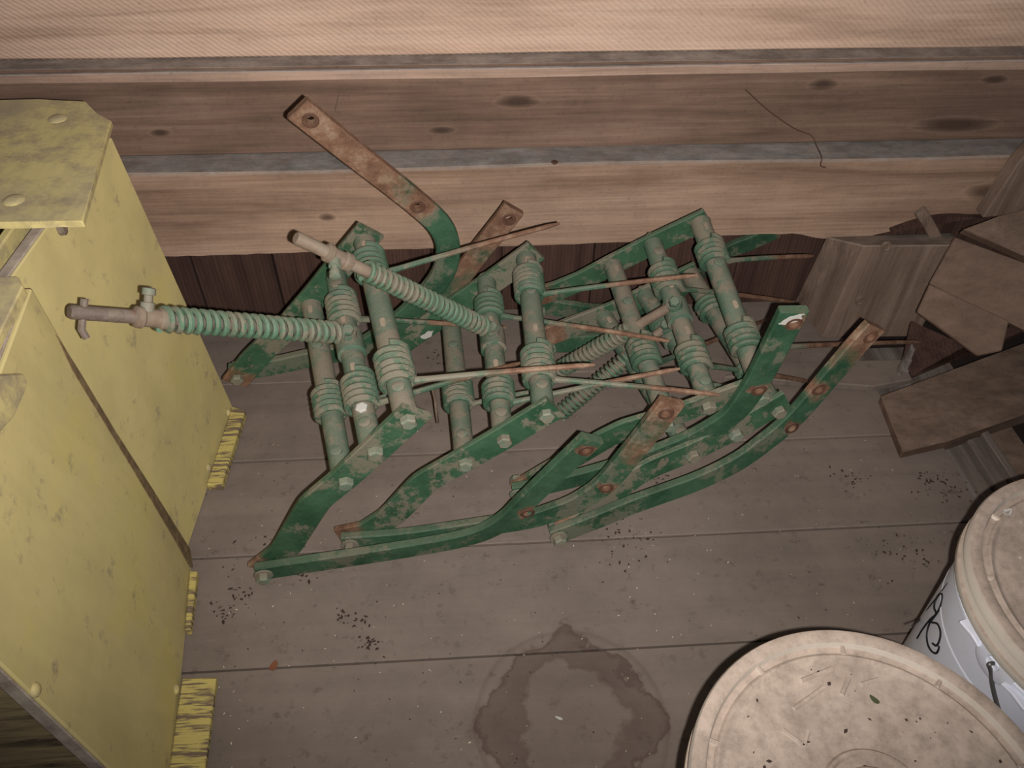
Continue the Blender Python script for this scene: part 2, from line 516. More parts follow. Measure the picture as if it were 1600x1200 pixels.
# back wall
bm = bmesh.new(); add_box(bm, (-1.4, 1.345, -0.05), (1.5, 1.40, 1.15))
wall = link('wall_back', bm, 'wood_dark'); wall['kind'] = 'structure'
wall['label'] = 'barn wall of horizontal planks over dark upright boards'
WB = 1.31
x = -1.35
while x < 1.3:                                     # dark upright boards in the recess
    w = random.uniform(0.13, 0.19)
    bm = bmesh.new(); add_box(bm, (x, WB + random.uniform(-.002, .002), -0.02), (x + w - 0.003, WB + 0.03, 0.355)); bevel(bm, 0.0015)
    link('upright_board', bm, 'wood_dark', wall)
    x += w
# lower beam with its wavy waney underside
def beam_bottom(x):
    px = to_px((x, 1.25, 0.19))[0]
    pts = [(-400, 425), (260, 401), (500, 393), (800, 385), (1000, 377), (1150, 367), (1240, 365), (1275, 373), (1350, 371), (1400, 357), (1470, 345), (1535, 338), (1700, 330)]
    for (a, ya), (c, yc) in zip(pts, pts[1:]):
        if a <= px <= c:
            return on_y((px, ya + (yc - ya) * (px - a) / (c - a)), 1.25).z
    return 0.2
bm = bmesh.new(); rings = []
for i in range(121):
    x = -1.3 + 2.55 * i / 120
    zb = beam_bottom(x) + random.uniform(-.0012, .0012)
    zt = 0.3665 + 0.0025 * math.sin(x * 6)
    rings.append([V((x, 1.25, zb)), V((x, 1.25 + random.uniform(-.0004, .0004), zt - 0.004)), V((x, 1.254, zt)), V((x, 1.345, zt)), V((x, 1.345, zb + .02)), V((x, 1.27, zb - .001))])
add_loft(bm, rings)
link('lower_beam', bm, 'wood_beam', wall)
rough_plank('middle_plank', -1.35, 1.35, WB, 1.345, 0.367, 0.530, 'wood_brown', wall, (0, .002, 0, 0))
rough_plank('lower_lath', -1.35, 1.35, 1.266, 1.345, 0.5165, 0.5325, 'wood_lath', wall, (.0012, .0008, 0, 0), bev=.0015)
rough_plank('upper_lath', -1.35, 1.35, 1.2725, 1.345, 0.5325, 0.5380, 'wood_brown', wall, (0, .0006, 0, 0), bev=.001)
rough_plank('upper_plank', -1.35, 1.35, 1.309, 1.345, 0.5385, 0.80, 'wood_top', wall, (.001, 0, 0, 0))
rough_plank('upper_plank', -1.35, 1.35, 1.309, 1.345, 0.803, 1.10, 'wood_top', wall)
bm = bmesh.new(); add_lathe_axis(bm, V((0.165, 1.256, 0.366)), (0, 0, 1), [(0, .004), (.003, .0065), (.0045, .005)], 10)
link('nail_head', bm, 'nail_iron', wall)

# right-hand posts
bm = bmesh.new()
fr = [V((0.730, 1.178, 0)), V((0.930, 1.172, 0)), V((0.942, 1.174, 0.226)), V((0.743, 1.178, 0.228))]
bk = [V((0.708, 1.295, 0)), V((0.940, 1.295, 0)), V((0.950, 1.246, 0.205)), V((0.700, 1.246, 0.203))]
add_loft(bm, [fr, bk]); bevel(bm, 0.003)
post = link('corner_post', bm, 'wood_post')
tag(post, 'short rough post with two round plugs standing under the wall beam', 'post')
for px in ((1385, 386), (1344, 470)):
    p = on_y(px, 1.176)
    bm = bmesh.new(); add_lathe_axis(bm, p + V((0, .004, 0)), (0, -1, 0), [(0, .010), (.005, .010), (.0055, .0075), (.004, .006)], 14)
    link('round_plug', bm, 'wood_post', post, True)
bm = bmesh.new()
add_slab(bm, [on_y(q, 1.215) for q in ((1535, 341), (1640, 328), (1655, 190), (1592, 254))], (0, 0.03, 0)); bevel(bm, 0.002)
tag(link('upright_plank', bm, 'wood_post'), 'grey brown upright plank crossing the wall beam above the scrap boards', 'plank')
# thin lath tucked below the beam and broken stick on the post
bm = bmesh.new(); rings = []
for i in range(13):
    t = i / 12
    c = on_y((1392 + 145 * t, 360 - 22 * t - 6 * math.sin(math.pi * t)), 1.242)
    hh = 0.001 + 0.007 * math.sin(math.pi * min(1, t * 1.1 + .05)) 
    rings.append([c + V((0, -.006, -hh)), c + V((0, -.006, hh)), c + V((0, .007, hh)), c + V((0, .007, -hh))])
add_loft(bm, rings)
tag(link('wood_sliver', bm, 'wood_dark'), 'dark pointed sliver of wood lodged under the wall beam', 'wood scrap')
bm = bmesh.new()
a, c = on_y((1437, 328), 1.242), on_y((1463, 374), 1.228)
add_flat_bar(bm, [a, a.lerp(c, .5) + V((0.001, 0, 0)), c], (0.1, -1, 0.3), 0.021, 0.01)
tag(link('broken_stick', bm, 'wood_post'), 'broken stub of wood leaning on top of the short post', 'wood scrap')

# scrap boards at the right
def board_px(name, pxs, o, n, th, mat, label, cat='board'):
    n = V(n).normalized()
    bm = bmesh.new(); add_slab(bm, [on_plane(q, o, n) for q in pxs], n * -th); bevel(bm, 0.002)
    return tag(link(name, bm, mat), label, cat)
nB = V((-0.35, -0.62, 0.70)); oB = on_y((1492, 368), 1.165)
board_px('scrap_board', [(1492, 370), (1660, 432), (1648, 540), (1592, 512), (1452, 443)], oB, nB, 0.016, 'wood_scrap', 'brown scrap board leaning at a slant against the short post')
board_px('scrap_board', [(1452, 444), (1577, 501), (1566, 548), (1528, 556), (1433, 487)], oB + nB.normalized() * 0.018, nB, 0.015, 'wood_scrap', 'smaller brown board end lying just below the slanted scrap board')
board_px('scrap_board', [(1505, 358), (1560, 338), (1660, 312), (1660, 430), (1600, 400)], on_y((1515, 355), 1.17), (-0.15, -0.55, 0.8), 0.02, 'wood_scrap', 'round edged brown board poking out above the slanted scrap board')
board_px('scrap_board', [(1424, 500), (1532, 552), (1600, 488), (1640, 500), (1426, 588), (1412, 560)], on_z((1425, 600), 0.004), (-0.1, -0.35, 0.93), 0.012, 'wood_dark', 'dark brown board lying low beneath the scrap pile')
# wide light plank lying flat across the gap
bm = bmesh.new(); zt = 0.02
pl = [on_z(q, zt) for q in ((1376, 618), (1660, 513), (1680, 628), (1600, 648), (1480, 690), (1411, 706))]
add_slab(bm, pl, (0.004, 0.004, -0.032)); bevel(bm, 0.002)
tag(link('wide_plank', bm, 'wood_scrap'), 'wide light brown plank lying flat beside the floor edge near the pails', 'plank')
# sill board at the foot of the wall
bm = bmesh.new()
add_slab(bm, [on_z(q, 0.016) for q in ((1130, 588), (1366, 603), (1426, 592), (1411, 561), (1180, 566))], (0, 0, -0.015)); bevel(bm, 0.002)
tag(link('sill_board', bm, 'floor_wood'), 'thin grey board lying loose on the floor in front of the short post', 'board')
bm = bmesh.new(); rings = []
for i in range(9):
    t = i / 8; c = on_z((1405 + 20 * t, 590 - 45 * t), 0.012 + .02 * t)
    w = .018 * (1 - .5 * t)
    rings.append([c + V((-w, 0, -.006)), c + V((w * .3, -.006, 0)), c + V((w, .004, .004 * math.sin(i * 2))), c + V((0, .008, .008))])
add_loft(bm, rings)
tag(link('splinter', bm, 'wood_grey'), 'pale broken splinter at the end of the loose grey board', 'wood scrap')

# ================================================================== YELLOW BOXES
def tri_bolt(parent, p, nrm, r=0.011, mat='yellow_worn'):
    bm = bmesh.new(); n = V(nrm).normalized()
    add_lathe_axis(bm, V(p) - n * .001, n, [(0, r), (.002, r), (.004, r * .75), (.005, r * .3)], 14)
    return link('screw_head', bm, mat, parent, True)

# far box
box1 = empty('yellow_box', (-0.62, 0.88, 0))
tag(box1, 'yellow plywood box with bolted top board against the barn wall', 'box')
B0, B1 = V((-0.436, 1.037, 0)), V((-0.454, 0.700, 0))
T0, T1 = V((-0.475, 1.037, 0.541)), V((-0.490, 0.700, 0.541))
bm = bmesh.new(); add_slab(bm, [B0, B1, T1, T0], (-0.015, 0, 0)); bevel(bm, 0.0015)
link('side_panel', bm, 'yellow_paint', box1)
bm = bmesh.new(); add_slab(bm, [(-0.455, 1.035, 0), (-0.494, 1.035, .535), (-0.95, 1.035, .535), (-0.95, 1.035, 0)], (0, -.014, 0))
link('back_panel', bm, 'yellow_paint', box1)
bm = bmesh.new(); add_slab(bm, [(-0.517, 1.02, 0.3), (-0.518, .705, .3), (-0.519, .705, .546), (-0.517, 1.02, .546)], (-0.011, 0, 0)); bevel(bm, .002)
link('inner_panel', bm, 'yellow_top', box1)
# top edge strip of side panel (worn bare)
bm = bmesh.new(); add_slab(bm, [T0 + V((-.001, -.01, .0005)), T1 + V((-.001, .002, .0005)), T1 + V((-.014, .002, .0005)), T0 + V((-.014, -.01, .0005))], (0, 0, .003)); bevel(bm, .001)
link('bare_edge', bm, 'wood_edge', box1)
bm = bmesh.new()
zt = 0.562
poly = [on_z(q, zt) for q in ((-160, 165), (-40, 157), (60, 155), (134, 158), (150, 178), (174, 188), (150, 268), (129, 346), (92, 343), (46, 346), (-260, 352))]
add_slab(bm, poly, (0, 0, -0.009)); bevel(bm, .0015)
top = link('top_board', bm, 'yellow_top', box1)
for q in ((90, 186), (22, 313)): tri_bolt(top, on_z(q, zt), (0, 0, 1), 0.0125)
bm = bmesh.new(); add_lathe_axis(bm, on_plane((92, 357), B0, (B1 - B0).cross(T0 - B0)), (1, 0, .1), [(0, .009), (.006, .009), (.008, .005)], 10)
link('rusty_nut', bm, 'dusty_iron', box1)
bm = bmesh.new()       # top of the inner part, left of the slot
add_slab(bm, [(-0.53, .705, .548), (-0.53, .80, .548), (-0.9, .80, .548), (-0.9, .705, .548)], (0, 0, -.012)); bevel(bm, .0015)
link('top_slat', bm, 'yellow_top', box1)
bm = bmesh.new(); add_slab(bm, [on_z(q, .018) for q in ((362, 634), (383, 640), (346, 757), (322, 757))], (0, 0, -.017)); bevel(bm, .002)
link('foot_cleat', bm, 'yellow_streaked', box1)
nF = (B1 - B0).cross(T0 - B0).normalized(); nF = nF if nF.x > 0 else -nF
for q in ((326, 731), (357, 645)): tri_bolt(box1, on_plane(q, B0, nF), nF, 0.007)

# near box
box2 = empty('yellow_box', (-0.62, 0.5, 0))
tag(box2, 'yellow plywood box in front of its twin, with raw wood end', 'box')
A0, A1 = V((-0.437, 0.695, 0)), V((-0.387, 0.335, 0))
A2, A3 = V((-0.407, 0.335, 0.545)), V((-0.457, 0.695, 0.545))
bm = bmesh.new(); add_slab(bm, [A0, A1, A2, A3], (-0.018, -.002, 0)); bevel(bm, 0.0018)
link('side_panel', bm, 'yellow_paint', box2)
for nm, a, c, mt in (('ply_edge', A0, A3, 'ply_edge'), ('ply_edge', A1, A2, 'wood_edge')):
    s = 1 if nm and a is A0 else -1
    bm = bmesh.new(); add_slab(bm, [a + V((-.002, .0005 * s, 0.002)), c + V((-.002, .0005 * s, -.002)), c + V((-.017, .0005 * s, -.002)), a + V((-.017, .0005 * s, .002))], (0, .0025 * s, 0)); bevel(bm, .0008)
    link(nm, bm, mt, box2)
bm = bmesh.new()
ep = [on_plane(q, A0, (A1 - A0).cross(A3 - A0)) for q in ((86, 522), (124, 582), (178, 672), (236, 762), (296, 858), (301, 888), (296, 884), (250, 806), (206, 732), (162, 660), (112, 578))]
add_slab(bm, ep, (.0012, 0, 0))
link('worn_edge', bm, 'ply_edge', box2)
bm = bmesh.new(); add_slab(bm, [A3 + V((-.003, -.006, 0)), A2 + V((-.003, .006, 0)), A2 + V((-.017, .006, 0)), A3 + V((-.017, -.006, 0))], (0, 0, .003)); bevel(bm, .001)
link('bare_edge', bm, 'wood_edge', box2)
bm = bmesh.new(); add_slab(bm, [(-0.412, .349, 0), (-0.432, .349, .53), (-0.95, .349, .53), (-0.95, .349, 0)], (0, .015, 0)); bevel(bm, .002)
link('end_panel', bm, 'ply_raw', box2)
bm = bmesh.new(); add_slab(bm, [(-0.457, .690, 0), (-0.478, .690, .53), (-0.95, .690, .53), (-0.95, .690, 0)], (0, -.015, 0))
link('end_panel', bm, 'yellow_paint', box2)
bm = bmesh.new()
zt = 0.558
add_slab(bm, [on_z((28, 431), zt), on_z((36, 446), zt), (-0.434, 0.40, zt), (-0.9, 0.40, zt), (-0.9, .699, zt)], (0, 0, -.014)); bevel(bm, .0015)
link('top_board', bm, 'yellow_top', box2)
nN = (A1 - A0).cross(A3 - A0).normalized(); nN = nN if nN.x > 0 else -nN
bm = bmesh.new(); add_slab(bm, [on_plane(q, A0, nN) for q in ((-30, 588), (18, 586), (24, 600), (22, 612), (4, 652), (-30, 690))], nN * .012); bevel(bm, .002)
link('chipped_block', bm, 'yellow_worn', box2)
bm = bmesh.new(); add_slab(bm, [on_z(q, .012) for q in ((284, 1060), (338, 1058), (318, 1215), (262, 1215))], (0, 0, -.0115)); bevel(bm, .0015)
link('foot_cleat', bm, 'yellow_streaked', box2)
bm = bmesh.new(); add_slab(bm, [on_z(q, .014) for q in ((296, 892), (308, 892), (297, 985), (288, 985))], (0, 0, -.0135)); bevel(bm, .0015)
link('foot_cleat', bm, 'yellow_streaked', box2)
for q in ((275, 1077), (55, 1078)): tri_bolt(box2, on_plane(q, A0, nN), nN, 0.007)

# ================================================================== CULTIVATOR SECTIONS
def rot_uvw(yaw, tilt, roll):
    return (Matrix.Rotation(yaw, 3, 'Z') @ Matrix.Rotation(tilt, 3, 'X') @ Matrix.Rotation(-roll, 3, 'Y'))
POSE = {1: (-0.32197, 0.67998, 0.02181, 0.21373, 0.10932, 0.20296),
        2: (-0.18977, 0.73166, 0.02209, 0.02098, -0.01263, 0.02397),
        3: (0.08878, 0.82806, 0.02213, 0.01479, 0.1305, -0.05546),
        4: (0.12881, 0.72459, 0.02198, 0.17967, -0.04399, -0.17147)}
LEN = 0.3434
def raise_unit(k, dz, yaw=None):
    """section k rides higher: its near foot sits dz further up on the heap"""
    x, y, z, a, b, c = POSE[k]
    f = on_z(to_px((x, y, z)), z + dz)
    POSE[k] = (f.x, f.y, f.z, a if yaw is None else yaw, b, c)
raise_unit(3, 0.036)     # propped on the tubes of its neighbour
raise_unit(1, 0.0, 0.12)
U = {
 1: dict(nbar=[(410, 893), (446, 858), (491, 785), (540, 745), (590, 699), (652, 641)],
         fbar=[(367, 597), (398, 559), (452, 509), (495, 460), (532, 415), (580, 359)],
         nsh=[(402, 893), (480, 881), (580, 866), (655, 854), (715, 843), (760, 829), (795, 808), (822, 782), (870, 736), (925, 684)],
         nh=[(823, 796), (914, 698)],
         fsh=[(362, 582), (430, 571), (480, 560), (560, 543), (610, 512), (655, 473), (690, 430), (700, 392), (690, 356), (652, 318), (560, 245), (485, 185), (464, 168)],
         fh=[(652, 319), (485, 184)],
         tubes=[((570, 379), (634, 648)), ((525, 432), (580, 698)), ((487, 478), (536, 745))],
         coils=[[((574, 398), (585, 432)), ((612, 552), (621, 602))], [((537, 464), (542, 505)), ((560, 590), (569, 637))], [((512, 610), (517, 652))]],
         bolts=[(638, 655), (586, 705), (540, 752)]),
 2: dict(nbar=[(533, 848), (575, 829), (612, 806), (664, 752), (727, 717), (788, 682), (868, 634)],
         fbar=[(606, 552), (655, 517), (710, 480), (770, 440), (838, 391)],
         nsh=[(536, 850), (630, 840), (730, 826), (820, 812), (863, 800), (905, 783), (945, 755), (990, 703), (1040, 640), (1050, 626)],
         nh=[(946, 757), (1039, 641)],
         fsh=[(606, 550), (650, 516), (690, 472), (740, 405), (793, 338), (803, 324)],
         fh=[(795, 340)],
         tubes=[((822, 404), (849, 640)), ((760, 442), (786, 680)), ((703, 490), (726, 715))],
         coils=[[((820, 425), (826, 464)), ((838, 548), (845, 597))], [((763, 467), (769, 497)), ((775, 599), (784, 632))], [((715, 599), (722, 635))]],
         bolts=[(854, 647), (788, 686), (727, 723)]),
 3: dict(nbar=[(812, 762), (860, 735), (901, 712), (944, 686), (979, 669), (1060, 646), (1135, 619), (1200, 596)],
         fbar=[(835, 464), (873, 453), (912, 437), (957, 413), (1020, 381), (1106, 341)],
         nsh=[(803, 767), (850, 759), (907, 745), (960, 730), (1010, 713), (1060, 694), (1104, 673), (1145, 646), (1170, 615), (1190, 582), (1215, 533), (1240, 483)],
         nh=[(1184, 604), (1238, 500)],
         fsh=[(835, 474), (890, 483), (940, 487), (1010, 478), (1070, 448), (1132, 396), (1175, 377), (1216, 358)],
         fh=[],
         tubes=[((1094, 348), (1192, 612)), ((1020, 381), (1108, 630)), ((957, 415), (1043, 657))],
         coils=[[((1105, 382), (1115, 413)), ((1152, 512), (1166, 549))], [((1032, 419), (1047, 455)), ((1076, 540), (1089, 577))], [((996, 533), (1010, 572))]],
         bolts=[(1190, 620), (1107, 634), (1043, 662)]),
 4: dict(nbar=[(868, 838), (905, 815), (950, 780), (990, 746), (1020, 729), (1082, 704), (1149, 671), (1229, 624)],
         fbar=[(850, 527), (905, 506), (957, 487), (1017, 458), (1088, 424)],
         nsh=[(862, 838), (930, 812), (994, 786), (1088, 752), (1150, 722), (1190, 694), (1240, 652), (1302, 581), (1340, 537), (1367, 508)],
         nh=[(1234, 664), (1276, 604), (1356, 522)],
         fsh=[(848, 536), (910, 535), (970, 526), (1030, 500), (1060, 470)],
         fh=[],
         tubes=[((1078, 430), (1212, 638)), ((1008, 462), (1146, 673)), ((945, 497), (1080, 708))],
         coils=[[((1105, 470), (1118, 492)), ((1168, 572), (1182, 592))], [((1030, 500), (1040, 515)), ((1108, 617), (1120, 634))], [((1030, 630), (1046, 655))]],
         bolts=[(1216, 642), (1149, 678), (1082, 711)]),
}
LAB = {1: 'green tine cultivator section with a coil spring rod reaching over the yellow box',
       2: 'green tine cultivator section with a dusty spring rod lying across its neighbour',
       3: 'green tine cultivator section propped on top of another at the far end of the row',
       4: 'green tine cultivator section lying half beneath another beside the scrap boards'}
BARW, BART, SHW, SHT, TR = 0.045, 0.009, 0.038, 0.013, 0.0160
TUBE3D = {}
UNIT = {}
def lift(pts, half):
    return [V((p.x, p.y, max(p.z, half))) for p in pts]
for k, u in U.items():
    x, y, z, yaw, tilt, roll = POSE[k]
    M = rot_uvw(yaw, tilt, roll)
    O = V((x, y, z)); nv = (M @ V((0, 1, 0))).normalized()
    P_ = lambda px, v_: on_plane(px, O + nv * v_, nv)
    root = empty('tine_cultivator', (x + .2, y + .17, 0))
    tag(root, LAB[k], 'cultivator', 'green cultivator sections heaped on the floor')
    UNIT[k] = root
    # side bars
    for path, vv in ((u['nbar'], 0.0), (u['fbar'], LEN)):
        pts = corner_path(lift([P_(q, vv) for q in path], BARW * .42))
        bm = bmesh.new(); add_flat_bar(bm, pts, nv, BARW, BART)
        f0 = pts[0]
        link('side_bar', bm, 'green_bar', root, rust=lambda c, f0=f0: max(0.0, 1.0 - (c - f0).length * 12))
    # shanks, bent edgewise, bolted outside the bars
    for path, holes, vv in ((u['nsh'], u['nh'], -0.0115), (u['fsh'], u['fh'], LEN + 0.0115)):
        sh_ = 0.0
        pts = [P_(q, vv + sh_) for q in path]
        if k == 3 and vv > 0:
            tgt = [0, 0, .02, .035, .05, 1.285, 1.288, 1.29]
            pts = [P_(q, vv + t) if t < 1 else on_y(q, t) for q, t in zip(path, tgt)]
        if k == 2 and vv > 0: pts = [P_(q, vv + t) for q, t in zip(path, (0, .008, .016, .022, .026, .028))]
        pts = smooth_path(lift(pts, SHW * .5), 8)
        hol = [P_(q, vv + sh_ + (.026 if k == 2 and vv > 0 else 0)) for q in holes]
        bm = bmesh.new(); add_flat_bar(bm, pts, nv, SHW, SHT, .002)
        ends = [pts[-1]] if not hol else hol
        tip = pts[-1]
        long = (k == 1 and vv > 0)
        o = link('shank', bm, 'green_shank', root)
        if hol: cut_holes(o, hol, nv)
        me = o.data
        at = me.attributes.get('rust') or me.attributes.new('rust', 'FLOAT', 'POINT')
        for i, vx in enumerate(me.vertices):
            c = vx.co
            d = min((c - e).length for e in ends)
            r = max(0.0, 1.05 - d * 30, 1.0 - (c - tip).length * 40)
            if k == 2: r = max(r, (0.66 if vv < 0 else 0.72) - (c - tip).length * (2.0 if vv < 0 else 1.2))
            if k == 4 and vv < 0: r = max(r, 0.62 - (c - tip).length * 1.6)
            if long:
                r = max(r, 0.80 - (c - tip).length * 0.9 if (c - tip).length < (hol[0] - tip).length + .02 else 0.0)
                r = max(r, 1.05 - (c - hol[0]).length * 22)
            at.data[i].value = r
        for e in hol:            # worn ring round each hole
            bm = bmesh.new()
            fr = e - nv * (SHT / 2 + .0004)
            n1 = nv.orthogonal().normalized(); n2 = nv.cross(n1)
            ring = []
            for rr, dd in ((.0072, 0), (.0072, -.0012), (.0105, -.0012), (.0115, 0)):
                ring.append([fr + nv * dd + (n1 * math.cos(a * math.pi / 9) + n2 * math.sin(a * math.pi / 9)) * rr for a in range(18)])
            add_loft(bm, ring, cap=False)
            link('hole_collar', bm, 'rust_ring', o, True)
        # foot bolt
        fp = pts[0] + (pts[3] - pts[0]) * .35
        bm = bmesh.new(); s = -1 if vv < 0 else 1
        add_hex_bolt(bm, fp + nv * s * SHT / 2, nv * s, .0105, .011)
        link('foot_bolt', bm, 'bolt_metal', root)
        bm = bmesh.new(); add_hex_bolt(bm, fp - nv * s * (SHT / 2 + BART), -nv * s, .0108, .009, False)
        link('foot_nut', bm, 'bolt_metal', root)
    # tubes
    T3 = []
    for ti, (fpx, npx) in enumerate(u['tubes']):
        a, c = P_(fpx, LEN - .003), P_(npx, .003)
        T3.append((a, c))
        ax = (c - a).normalized(); Lt = (c - a).length
        r = TR * (1.04 if ti == 0 else 1.0)
        bm = bmesh.new()
        add_lathe_axis(bm, a, ax, [(0, r * 1.06), (.005, r * 1.04), (.008, r), (Lt * .35, r * 1.01), (Lt * .7, r), (Lt * .86, r * .96), (Lt, r * .96)], 22)
        tube = link('cross_tube', bm, 'green_tube', root, True)
        up = (V((0, 0, 1)) * .8 + V((0, -.6, 0))); up = (up - ax * up.dot(ax)).normalized()
        # slots and rivets along the tube
        for fr, kind in ((.07, 0), (.30, 1), (.56, 0), (.90, 1)) if ti != 1 else ((.10, 1), (.33, 0), (.62, 0), (.91, 1)):
            p = a + ax * (Lt * fr) + up * (r * .985)
            bm = bmesh.new()
            if kind == 0:
                sd = ax.cross(up)
                cap = [p + ax * (.0042 * (1 if math.cos(w_) > 0 else -1) + .0036 * math.cos(w_)) + sd * (.0036 * math.sin(w_)) - up * .001 for w_ in [math.pi / 12 + i * math.pi / 6 for i in range(12)]]
                add_slab(bm, cap, up * .0022)
                link('slot_plate', bm, 'bare_pale', tube)
            else:
                add_lathe_axis(bm, p - up * .002, up, [(0, .0085), (.0028, .0085), (.0036, .007), (.0038, .002)], 14)
                link('rivet', bm, 'green_tube', tube, True)
        # bolt through the near bar and nut behind the far bar
        bm = bmesh.new(); add_hex_bolt(bm, P_(u['bolts'][ti], -BART / 2), -nv, .0108, .010, False)
        link('bolt', bm, 'bolt_metal', root)
        bm = bmesh.new(); add_hex_bolt(bm, a + nv * (.003 + BART / 2), nv, .0115, .010)
        link('bolt', bm, 'bolt_metal', root)
        # spring coils wound on the tube
        for (pa, pb) in u['coils'][ti]:
            f0, f1 = near_on_line(pa, a, c), near_on_line(pb, a, c)
            T3[-1] = (a, c)
            u.setdefault('coil3', []).append((ti, a + ax * (Lt * f0), a + ax * (Lt * f1), ax, r))
    TUBE3D[k] = T3

# chipped white paint and a whitened bolt head
def flake_part(k, cpx, v_, rx, ry, name='paint_chip'):
    x, y, z, yaw, tilt, roll = POSE[k]; O = V((x, y, z))
    nv = (rot_uvw(yaw, tilt, roll) @ V((0, 1, 0))).normalized()
    poly = []
    for i in range(18):
        t = 2 * math.pi * i / 18; q = random.uniform(.6, 1.15)
        poly.append(on_plane((cpx[0] + rx * q * math.cos(t) , cpx[1] + ry * q * math.sin(t) - .35 * rx * math.cos(t)), O + nv * v_, nv))
    bm = bmesh.new(); add_slab(bm, poly, -nv * .0008)
    link(name, bm, 'white_fleck', UNIT[k])
flake_part(2, (668, 523), LEN - BART / 2 - .0003, 12, 5)
flake_part(3, (1238, 499), -.0115 - SHT / 2 - .0003, 20, 5)
a, c = TUBE3D[1][1]; ax = (c - a).normalized(); f = near_on_line((573, 648), a, c)
up = (V((0, -.6, .8)) - ax * V((0, -.6, .8)).dot(ax)).normalized()
bm = bmesh.new(); add_hex_bolt(bm, a.lerp(c, f) + up * TR * .9, up, .0085, .004, False)
link('white_bolt', bm, 'white_fleck', UNIT[1])

# tines: wire coil round its tube running out into a long tapering finger
def tine(k, ci, target, length=None, end_z=None, wr=0.0055):
    ti, p0, p1, ax, r = U[k]['coil3'][ci]
    R_ = r + wr * 0.70
    n = V((0, 0, 1)) - ax * ax.z; n.normalize(); s = n.cross(ax).normalized()
    if s.x < 0: s = -s                     # right hand side
    turns = max(3, round((p1 - p0).length / (wr * 2.05)))
    pts = []
    N = 18
    tot = turns * N + N // 4
    # finish at the top/right side so that the finger leaves tangentially
    for i in range(tot + 1):
        th = 2 * math.pi * (i - tot) / N + 1.35
        t = i / tot
        pts.append(p0.lerp(p1, t) + (n * math.cos(th) + s * math.sin(th)) * R_)
    rad = [wr] * len(pts)
    start = pts[-1]
    hl = len(pts)
    if target is not None:
        end = target(start)
        nn = 14
        d0 = s * 0.03
        p_out = start + d0 * .6
        for i in range(1, nn + 1):
            t = i / nn
            q = start.lerp(end, t)
            q = q + V((0, 0, 0.0015)) * math.sin(math.pi * t)
            pts.append(q); rad.append(wr * (0.80 - 0.14 * t) if i < nn else wr * .35)
    bm = bmesh.new(); add_tube(bm, pts, rad, 8)
    L = (end - start).length if target else 1
    st = start.copy()
    return link('spring_tine', bm, 'green_coil', UNIT[k], True, rust=(lambda c: min(.9, max(0.0, ((c - st).length - 0.03) * 6)) if (c - st).dot(s) > .03 else 0.0))
def to(px, dz=0.0):
    """aim for a pixel at the depth the tine keeps when it runs level (height = start + dz)"""
    return lambda st: on_z(px, max(0.012, st.z + dz))
#        unit 1 : P1 a, P1 b, P2 a, P2 b, P3
tine(1, 0, to((874, 349), 0.02)); tine(1, 1, to((929, 570), -.0)); tine(1, 2, to((790, 512), -.12)); tine(1, 3, to((814, 567), -.05)); tine(1, 4, to((622, 612), 0))
tine(2, 0, to((1090, 430), 0.06)); tine(2, 1, to((1124, 617), 0)); tine(2, 2, to((1046, 533), .07)); tine(2, 3, to((1062, 576), .05)); tine(2, 4, to((832, 612), 0))
tine(3, 0, to((1270, 400), -.05)); tine(3, 1, to((1438, 534), -.16)); tine(3, 2, to((1240, 472), -.12)); tine(3, 3, to((1268, 597), -.17)); tine(3, 4, to((1205, 497), -.19))
tine(4, 0, None); tine(4, 1, None); tine(4, 2, None); tine(4, 3, None); tine(4, 4, None)

